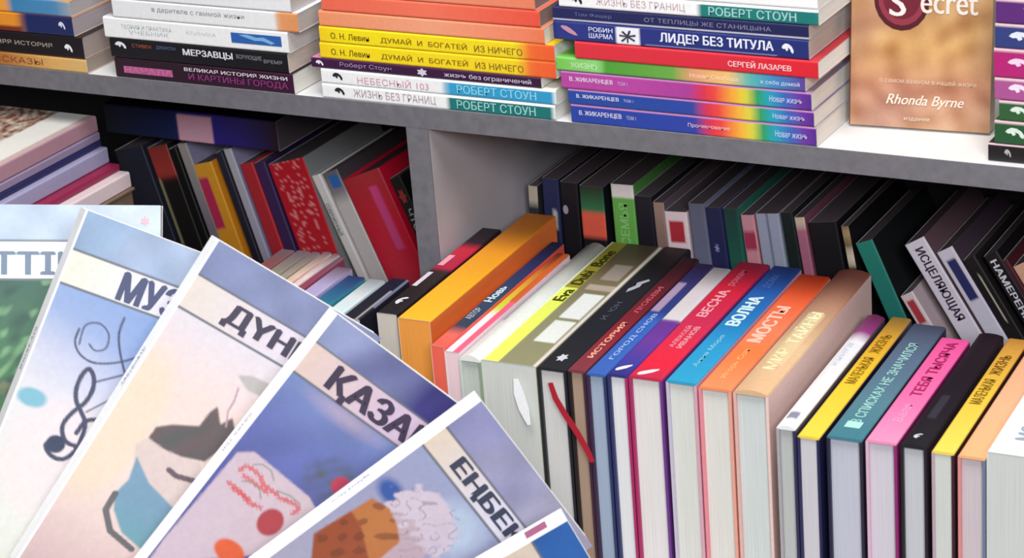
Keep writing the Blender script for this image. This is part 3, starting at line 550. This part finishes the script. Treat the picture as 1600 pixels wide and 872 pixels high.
leaner('broad red leaning book speckled with white print in the left bay', (418, 258), (462, 384), 62, YLB, speckle, slope=.37, NS=16, NX=80, paper='#5a4c52', gloss=True)
leaner('slim white book with black side print leaning in the left bay', (486, 276), (556, 418), 16, YLB, [(0, '#d8d0cc'), (1, '#e0d8d4')], paper='#8a8a90', slope=.46, W=.13, text=[('spineflip', 'СОВРЕМЕННЫЙ', .70, .86, .3, .8, '#3a4a3c', 1)])
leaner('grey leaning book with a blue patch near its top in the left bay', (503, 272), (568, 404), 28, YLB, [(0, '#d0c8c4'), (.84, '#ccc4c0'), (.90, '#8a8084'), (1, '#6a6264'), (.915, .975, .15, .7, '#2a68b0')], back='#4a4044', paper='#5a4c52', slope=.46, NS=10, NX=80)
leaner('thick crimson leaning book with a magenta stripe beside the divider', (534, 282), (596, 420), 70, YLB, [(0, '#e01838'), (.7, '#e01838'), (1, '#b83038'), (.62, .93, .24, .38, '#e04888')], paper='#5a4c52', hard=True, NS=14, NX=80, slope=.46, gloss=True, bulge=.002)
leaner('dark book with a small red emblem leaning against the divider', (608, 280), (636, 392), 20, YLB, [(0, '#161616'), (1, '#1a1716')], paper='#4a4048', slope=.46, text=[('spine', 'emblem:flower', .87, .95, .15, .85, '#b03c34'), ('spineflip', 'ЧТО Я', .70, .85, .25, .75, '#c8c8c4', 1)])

# dark horizontal book lying on the leaning ones, pink label on its spine
a = at(165, 190, 'y', .12); b = at(436, 234, 'y', .12)
zt_ = at(300, 222, 'y', .12).z
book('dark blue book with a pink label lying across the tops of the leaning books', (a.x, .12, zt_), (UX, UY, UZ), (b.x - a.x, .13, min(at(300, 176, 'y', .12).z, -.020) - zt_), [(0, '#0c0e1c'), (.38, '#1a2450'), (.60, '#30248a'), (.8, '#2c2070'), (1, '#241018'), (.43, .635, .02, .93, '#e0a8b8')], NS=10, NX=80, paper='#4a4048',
     text=[('spine', 'emblem:swoosh', .48, .58, .2, .42, '#d8b0c0')])
# pile of flat books at the left edge
def flatpile():
    rows = [
     ('cream-covered book with brown print on top of the flat pile at the left edge', .0150, (153, 203), '#a8808c', None),
     ('mauve-grey thin book second in the flat pile at the left edge', .0080, (158, 228), '#8c7c98', None),
     ('navy-edged thin book third in the flat pile at the left edge', .0060, (160, 238), '#232454', None),
     ('lilac-grey book in the middle of the flat pile at the left edge', .0150, (172, 262), '#9c98b8', None),
     ('crimson thin book under the lilac-grey one in the flat pile', .0065, (190, 282), '#8a1c44', None),
     ('pale pink-white book lowest to be seen in the flat pile', .0150, (206, 296), '#e0ccd0', None)]
    p = at(*rows[0][2], 'y', .035); z = p.z + .0135
    def top(s, t):
        c = np.broadcast_to(lin('#a89484'), s.shape + (3,)).copy()
        n = np.sin(s * 31 + 4 * np.sin(t * 19)) * np.sin(t * 37 + 3 * np.sin(s * 23))
        c[n > .35] = lin('#7c4c40'); c[(n < -.55)] = lin('#d8c8b8')
        c[(t > .06) & (t < .30)] = lin('#e4e2dc'); c[(t <= .06)] = lin('#c4aca8'); return c
    for k, (label, T, px, col, _) in enumerate(rows):
        zb = z - T
        x1 = at(*px, 'y', .035).x
        book(label, (x1, -.165, zb), (UY, -UX, UZ), (.20, .14, T - .0003), [(0, col), (1, col)], front=top if k == 0 else col, NX=70 if k == 0 else 12, NW=50 if k == 0 else 1, paper='#b0a0a4')
        z = zb; xb_ = x1
    bx = bpy.data.objects.new('cardboard_box', None); COL.objects.link(bx); bx.location = (xb_ - .07, -.065, ZB)
    tag(bx, 'plain cardboard box under the flat pile of books at the left edge', 'box')
    part('carton', (xb_ - .14, -.165, ZB + .0004), (xb_, .035, z - .003), board_mat('cardboard', '#6e5a48', .9), bx)
    part('lid', (xb_ - .142, -.167, z - .0029), (xb_ + .002, .037, z - .0003), MATS.get('lidc') or board_mat('cardboard_lid', '#7a6450', .9), bx)
flatpile()

# ------------------------------------------------------------------ fan of textbooks in front
FANW, FANH, FANT = .142, .262, .0175
PSI = math.radians(25)
PXW, PXH = 297.0, 606.0
def dist_poly(X, Y, pts):
    d = np.full(X.shape, 1e9)
    for (x0, y0), (x1, y1) in zip(pts[:-1], pts[1:]):
        dx, dy = x1 - x0, y1 - y0; l2 = dx * dx + dy * dy + 1e-9
        t = np.clip(((X - x0) * dx + (Y - y0) * dy) / l2, 0, 1)
        d = np.minimum(d, np.hypot(X - x0 - t * dx, Y - y0 - t * dy))
    return d
def smooth(p, n=7):
    p = [p[0]] + list(p) + [p[-1]]; out = []
    for i in range(1, len(p) - 2):
        a, b, c, d = [np.array(q) for q in p[i - 1:i + 3]]
        for k in range(n):
            t = k / n; out.append(tuple(.5 * (2 * b + (c - a) * t + (2 * a - 5 * b + 4 * c - d) * t * t + (3 * b - a - 3 * c + d) * t ** 3)))
    out.append(tuple(p[-2])); return out
def inside(X, Y, pts):
    return sum(inside1(X + a, Y + b, pts).astype(float) for a in (-1.3, 0, 1.3) for b in (-1.3, 0, 1.3)) / 9
def inside1(X, Y, pts):
    r = np.zeros(X.shape, bool); n = len(pts)
    for i in range(n):
        x0, y0 = pts[i]; x1, y1 = pts[(i + 1) % n]
        c = ((y0 > Y) != (y1 > Y)) & (X < (x1 - x0) * (Y - y0) / (y1 - y0 + 1e-9) + x0); r ^= c
    return r
def mix(c, col, m):
    m = np.clip(m, 0, 1)[..., None]; return c * (1 - m) + lin(col) * m
def soft(d, wd): return np.clip((wd - d) / 1.5 + .5, 0, 1)
def blob(X, Y, x, y, rx, ry, fo=.3): return np.clip((1 - np.hypot((X - x) / rx, (Y - y) / ry)) / fo, 0, 1)
def wav(X, Y, k=1.0, sd=0):
    return (np.sin(X * .031 * k + sd + 2 * np.sin(Y * .017 * k + sd)) * np.sin(Y * .027 * k + 1.7 * sd + 1.5 * np.sin(X * .021 * k)) + .5 * np.sin(X * .071 * k + Y * .05 * k + sd))
def fanframe(TLpx, th):
    c, s = math.cos(th), math.sin(th)
    def cv(*pts): return [((x - TLpx[0]) * c + (y - TLpx[1]) * s, -(x - TLpx[0]) * s + (y - TLpx[1]) * c) for x, y in pts]
    return cv
def header(X, Y, y1, y2, top0, top1, bar0, bar1, body):
    """printed head of the series: cloudy band, rule, title bar, rule, then the picture"""
    c = body(X, Y)
    n = wav(X, Y, 1.1, 2)[..., None] * .10
    tb_ = grad([(0, top0), (1, top1)], np.clip(X / PXW * 1.5 - .15 + .2 * wav(X, Y, .8, 1), 0, 1)) * (1 + n)
    c = np.where((Y < y1)[..., None], tb_, c)
    br = grad([(0, bar0), (.55, bar1), (1, bar1)], np.clip(X / PXW, 0, 1))
    c = np.where(((Y >= y1) & (Y < y2))[..., None], br, c)
    c = mix(c, '#6d6f78', soft(np.abs(Y - y1), 1.7)); c = mix(c, '#6d6f78', soft(np.abs(Y - y2), 1.9))
    return c
fan = []
def cover_fn(fn): return lambda s, t: np.clip(fn(t * PXW, s * PXH), 0, 1)
def fanbook(label, TLpx, th_deg, depth, artfn, y1, y2, hd, text, spine_text, right=False, psi=PSI):
    th = math.radians(th_deg)
    a0 = CR * math.cos(th) - CU * math.sin(th); b = CR * math.sin(th) + CU * math.cos(th)
    a = a0 * math.cos(psi) - CB * math.sin(psi); n = a.cross(b)
    p = CAM + ray(*TLpx) * depth
    if right: p = p - a * FANW
    org = p - n * FANT
    f = cover_fn(lambda X, Y: header(X, Y, y1, y2, *hd, artfn))
    book(label, org, (-b, a, n), (FANH, FANW, FANT), '#f4f4f6', front=f, back='#d8dce4', NX=290, NW=150, NS=3, gloss=False, name='textbook', paper='#ecebe8',
         text=text + spine_text, edge='#ececec')
def px_rect(x0, x1, y0, y1): return (x0 / PXW, x1 / PXW, y0 / PXH, y1 / PXH)
# 1 forest cover
def art1(X, Y):
    c = grad([(0, '#2f5a4c'), (.4, '#3a6a48'), (1, '#3f6a3c')], np.clip((Y - 130) / 300, 0, 1))
    n1 = wav(X, Y, 1.6, 1) + .5 * wav(Y, X, 3.1, 2); n2 = wav(Y, X, 2.3, 4) + .5 * wav(X, Y, 4.3, 5)
    c = mix(c, '#20453c', np.clip(n1 * .8, 0, .8)); c = mix(c, '#7aa878', np.clip(n2 * .9 - .35, 0, .7)); c = mix(c, '#8a8460', np.clip(-n2 * .8 - .5, 0, .5) * (Y > 230))
    c = mix(c, '#16302a', blob(X, Y, 125, 320, 60, 60)); return c
# 2 music cover
cv2 = fanframe((135, 328), math.radians(21.5))
T2 = lambda *p: cv2(*[(x * 500 / 1453, 572 + y * 500 / 1453) for x, y in p])
clef = smooth(T2((215, 370), (182, 400), (205, 450), (255, 468), (305, 435), (340, 370), (358, 300), (340, 240), (322, 190), (325, 130), (350, 70), (382, 40), (402, 80), (395, 140), (360, 200), (300, 250), (258, 310), (268, 380), (320, 408), (385, 405), (445, 370), (452, 315), (410, 285), (360, 290), (332, 325), (318, 345)))
sw1 = cv2(*[(x * 500 / 1453, 300 + y * 500 / 1453) for x, y in ((410, 700), (430, 680), (440, 715), (400, 735), (360, 700), (370, 650), (430, 635), (470, 670))])
sw1 = cv2(*[(x * 500 / 1453, 300 + y * 500 / 1453) for x, y in ((345, 640), (325, 700), (345, 760), (400, 800), (480, 805), (560, 790), (640, 760))])
sw2 = cv2(*[(x * 500 / 1453, 300 + y * 500 / 1453) for x, y in ((545, 590), (520, 660), (520, 740), (535, 830), (555, 920))])
sw3 = T2((400, 105), (480, 85), (560, 65), (610, 50)); sw4 = T2((365, 245), (440, 205), (530, 160), (560, 130), (545, 60))
sw5 = cv2((118, 545), (128, 515), (150, 512), (163, 530), (158, 552), (142, 556), (133, 545))
def art2(X, Y):
    c = grad([(0, '#8ba2cc'), (.14, '#98a9cf'), (.3, '#c4c6d8'), (.5, '#dcd8da'), (1, '#dcdcd2')], np.clip((Y - 130) / 420 - (X - 100) * .0007, 0, 1))
    c = mix(c, '#7f98c8', blob(X, Y, 250, 190, 130, 90) * .7); c = mix(c, '#e6d6d6', blob(X, Y, 90, 400, 90, 120) * .6)
    bx, by = T2((130, 170))[0]; c = mix(c, '#7fb4c4', blob(X, Y, bx, by, 27, 18, .3))
    for p, wd in ((clef, 3.6), (smooth(sw1), 1.6), (smooth(sw2), 1.8), (sw3, 1.5), (sw4, 1.3), (smooth(sw5), 1.3)): c = mix(c, '#4a4d64', soft(dist_poly(X, Y, p), wd))
    hx, hy = T2((225, 395))[0]; c = mix(c, '#3c465c', blob(X, Y, hx, hy, 16, 16, .15))
    lp = T2((110, 872), (160, 760), (200, 770)); c = mix(c, '#5a5c58', soft(dist_poly(X, Y, lp), 5)); return c
# 3 hat and drum cover
cv3 = fanframe((340, 375), math.radians(32.2))
T3 = lambda *p: cv3(*[(x * 500 / 1453, 572 + y * 500 / 1453) for x, y in p])
hat = T3((655, 345), (690, 295), (760, 285), (880, 295), (930, 230), (965, 205), (975, 290), (1030, 260), (1040, 320), (985, 400), (900, 465), (800, 440), (720, 400))
drum = T3((600, 430), (560, 540), (500, 600), (490, 680), (520, 790), (600, 872), (760, 872), (900, 700), (760, 690), (650, 560))
drumtop = T3((600, 370), (585, 440), (640, 560), (760, 690), (880, 560), (880, 470), (800, 440), (720, 400), (655, 345))
rim = T3((500, 605), (455, 680), (470, 780), (560, 872)); feather = T3((1060, 60), (1100, 130), (1160, 160), (1200, 100), (1120, 60))
stick = T3((740, 500), (770, 530), (860, 560)); stem = T3((1060, 120), (1040, 180), (1010, 230), (1000, 300))
def art3(X, Y):
    c = grad([(0, '#dcd4da'), (.25, '#ead2ca'), (.6, '#ead4cc'), (1, '#dcc0bc')], np.clip((Y - 130) / 460, 0, 1))
    c = mix(c, '#e8d8e4', blob(X, Y, 300, 220, 110, 140) * .8); c = mix(c, '#ecd8a8', blob(X, Y, 20, 330, 60, 160) * .35)
    c = mix(c, '#c4a8ac', np.clip((Y - 480) / 120, 0, 1) * .6)
    c = mix(c, '#d9c6c0', inside(X, Y, drumtop) * 1.0); c = mix(c, '#7a9cb4', inside(X, Y, drum) * 1.0)
    c = mix(c, '#6ca4a8', inside(X, Y, drum) * np.clip((Y - 420) / 120, 0, 1)); c = mix(c, '#6c6a6c', soft(dist_poly(X, Y, rim), 5))
    c = mix(c, '#5c5c5c', inside(X, Y, hat) * 1.0); c = mix(c, '#7c5a5c', inside(X, Y, hat) * np.clip(.5 + .5 * wav(X, Y, 2, 3), 0, 1) * .5)
    c = mix(c, '#6c5c64', soft(dist_poly(X, Y, stick), 4.5)); c = mix(c, '#b4b0ac', inside(X, Y, feather) * .9); c = mix(c, '#b898a4', soft(dist_poly(X, Y, stem), 1.5)); return c
# 4 blue cover with children's page
cv4 = fanframe((525, 490), math.radians(38))
T4 = lambda *p: cv4(*[(200 + x * 400 / 1384, 620 + y * 400 / 1384) for x, y in p])
page4 = T4((590, 300), (680, 300), (960, 560), (1000, 640), (800, 872), (100, 900), (200, 760))
egg = T4((750, 695))[0]; ball = T4((1130, 505))[0]; egg2 = T4((530, 850))[0]
sc = [T4((600, 400), (640, 380), (700, 430), (720, 480), (790, 540)), T4((540, 470), (600, 520), (640, 580), (700, 610)), T4((800, 560), (850, 580), (900, 620), (870, 650)), T4((620, 430), (660, 460), (740, 530)), T4((560, 500), (640, 560))]
arcs = [T4((670, 370), (720, 370), (765, 410), (775, 460)), T4((610, 460), (660, 465), (700, 510), (705, 560)), T4((790, 520), (860, 550), (910, 600))]
def art4(X, Y):
    c = grad([(0, '#7484b4'), (.3, '#6670ac'), (.7, '#5a5c9c'), (1, '#5c5c98')], np.clip((Y - 120) / 280, 0, 1)) * (1 + .08 * wav(X, Y, 1, 2)[..., None])
    c = mix(c, '#c0a8b8', blob(X, Y, 110, 124, 90, 22, .8) * .6); c = mix(c, '#9cb0d4', blob(X, Y, 330, 180, 60, 80) * .6)
    c = mix(c, '#5c646c', blob(X, Y, ball[0] - 10, ball[1] + 5, 62, 48, .5) * .9 * (.6 + .4 * wav(X, Y, 4, 1))); c = mix(c, '#b84458', blob(X, Y, ball[0], ball[1], 17, 17, .2))
    i = inside(X, Y, page4); pcl = grad([(0, '#ccb8c4'), (.5, '#d0bcc0'), (1, '#d4c0c0')], np.clip(X / PXW, 0, 1)); c = c * (1 - i[..., None]) + pcl * i[..., None]
    for p in sc: c = mix(c, '#d05458', soft(dist_poly(X, Y, smooth(p)) + 2.4 * np.sin(X * .75) * np.sin(Y * .9), 3.4) * .8)
    for p in arcs: c = mix(c, '#7c8c74', soft(dist_poly(X, Y, p), 1.2) * .8)
    c = mix(c, '#b0484c', blob(X, Y, egg[0], egg[1], 21, 25, .15)); c = mix(c, '#e0643c', blob(X, Y, egg2[0], egg2[1], 28, 20, .2)); return c
# 5 orange embroidery cover
cv5 = fanframe((750, 625), math.radians(53.5))
T5 = lambda *p: cv5(*[(500 + x * 450 / 1557, 620 + y * 450 / 1557) for x, y in p])
orange = T5((290, 540), (380, 600), (420, 700), (430, 790), (300, 900), (0, 900), (0, 720))
org2 = T5((180, 610), (230, 700), (250, 800), (270, 900), (-40, 900), (-20, 730)); fl = T5((540, 690))[0]; fl2 = T5((400, 830))[0]; bl = T5((390, 510))[0]; bl6 = T5((730, 730))[0]
def art5(X, Y):
    c = grad([(0, '#9aa0c0'), (.3, '#9c9cbc'), (1, '#a8a4b8')], np.clip((Y - 110) / 300, 0, 1))
    c = mix(c, '#3858a0', blob(X, Y, bl[0], bl[1], 32, 22, .5)); c = mix(c, '#bcccdc', blob(X, Y, bl6[0], bl6[1], 60, 60, .6) * .8)
    wob = 10 * wav(X, Y, 5, 2)
    c = mix(c, '#d0c0cc', blob(X + wob, Y, fl[0], fl[1], 62, 56, .12)); c = mix(c, '#c0a8b0', blob(X + wob, Y + wob, fl2[0], fl2[1], 60, 50, .2))
    c = mix(c, '#8c7c90', (blob(X, Y, fl[0], fl[1], 64, 60, .1) > 0) * (np.abs(wav(X, Y, 3.2, 5)) < .10) * .6)
    c = mix(c, '#bc7440', inside(X, Y, orange) * 1.0); c = mix(c, '#9a4c2c', inside(X, Y, org2) * 1.0)
    c = mix(c, '#6e3a24', (inside(X, Y, orange)) * (wav(X, Y, 3, 1) < -.7) * .6); return c
def art6(X, Y): return grad([(0, '#9cb0cc'), (1, '#b8c4d4')], np.clip((Y - 110) / 200, 0, 1))

D0 = 1.715; DS = .027
def sp_txt(s): return [('spine', s, .34, .46, .35, .65, '#a0a6b8')]
fanbook('pale blue textbook with a green forest picture, rearmost and leftmost of the fanned textbooks', (251, 321), .3, 1.80, art1, 62, 128, ('#a8b8cc', '#b8c4d6', '#d4e2ee', '#e8ecf4'), [('front', 'ЕТТІК', *px_rect(7, 175, 80, 120), '#6f7f94', 2), ('front', 'emblem:flower', *px_rect(265, 281, 18, 36), '#dca8b0')], [], right=True, psi=math.radians(3))
fanbook('textbook with a treble clef under the title bar, second of the fan', (135, 328), 21.5, D0 - DS, art2, 66, 124, ('#8ea4c0', '#b0bcd4', '#dcdccc', '#dcd8e0'), [('front', 'МУЗЫКА', *px_rect(88, 290, 70, 120), '#555a78', 3)], sp_txt('музыка'))
fanbook('textbook with a dark hat and blue drum on a pink ground, third of the fan', (340, 375), 32.2, D0 - 2 * DS, art3, 62, 122, ('#8088ac', '#8890b4', '#ddd2c8', '#dcd2dc'), [('front', 'ДҮНИЕ', *px_rect(68, 258, 72, 114), '#4d4858', 3)], sp_txt('дүниетану'))
fanbook('blue textbook with red scribbled letters and an egg, fourth of the fan', (525, 490), 38, D0 - 3 * DS, art4, 54, 112, ('#8c94b8', '#3c3878', '#dcc4b8', '#d0b8cc'), [('front', 'ҚАЗАҚ', *px_rect(52, 250, 60, 112), '#463c50', 3)], sp_txt('қазақ тілі'))
fanbook('textbook with an orange and white patterned picture, fifth of the fan', (750, 625), 53.5, D0 - 4 * DS, art5, 66, 112, ('#8c8cb4', '#a8a4bc', '#e0ccb8', '#dcd8e4'), [('front', 'ЕҢБЕККЕ', *px_rect(54, 288, 72, 106), '#404458', 3)], sp_txt('еңбекке баулу'))
fanbook('textbook with a deep blue top corner, frontmost and lowest of the fan', (885, 812), 60, D0 - 5 * DS, art6, 62, 112, ('#2c60a8', '#2a5296', '#dcc8b4', '#dcd8e4'), [('front', 'МАТЕМАТИКА', *px_rect(54, 290, 72, 106), '#404458', 3)], [('spine', 'emblem:bar', .05, .11, .3, .8, '#9c5878')])

# slanted stand that carries the fan (its panel leans behind the covers, its foot stands on the floor)
es = bpy.data.objects.new('display_easel', None); COL.objects.link(es)
pc = CAM + ray(60, 1010) * 1.90; es.location = (pc.x, pc.y, -1.1)
tag(es, 'plain grey easel behind and under the fanned textbooks', 'easel')
def slab(name, c, u, v, n, a, b, t, mat, root):
    vs = [c + u * (i * a) + v * (j * b) + n * (k * t) - Vector(root.location) for i in (-1, 1) for j in (-1, 1) for k in (-1, 1)]
    me = bpy.data.meshes.new(name); me.from_pydata([tuple(x) for x in vs], [], [(0, 1, 3, 2), (4, 6, 7, 5), (0, 4, 5, 1), (2, 3, 7, 6), (0, 2, 6, 4), (1, 5, 7, 3)]); me.update()
    return link(name, me, mat, root)
slab('panel', pc, CR, CU, CB, .11, .10, .004, m_grey, es)
slab('ledge', pc - CU * .104 + CB * .20, CR, CU, CB, .13, .004, .205, m_grey, es)
pz = (pc.z - 1.1) / 2 - .06
slab('post', Vector((pc.x, pc.y - .06, (pc.z - .16 - 1.092) / 2)), UX, UY, UZ, .02, .02, (pc.z - .16 + 1.092) / 2, m_grey, es)
slab('foot', Vector((pc.x, pc.y - .06, -1.095)), UX, UY, UZ, .16, .16, .0035, m_grey, es)
flush_text()
print('BOOKS', len(ALL))
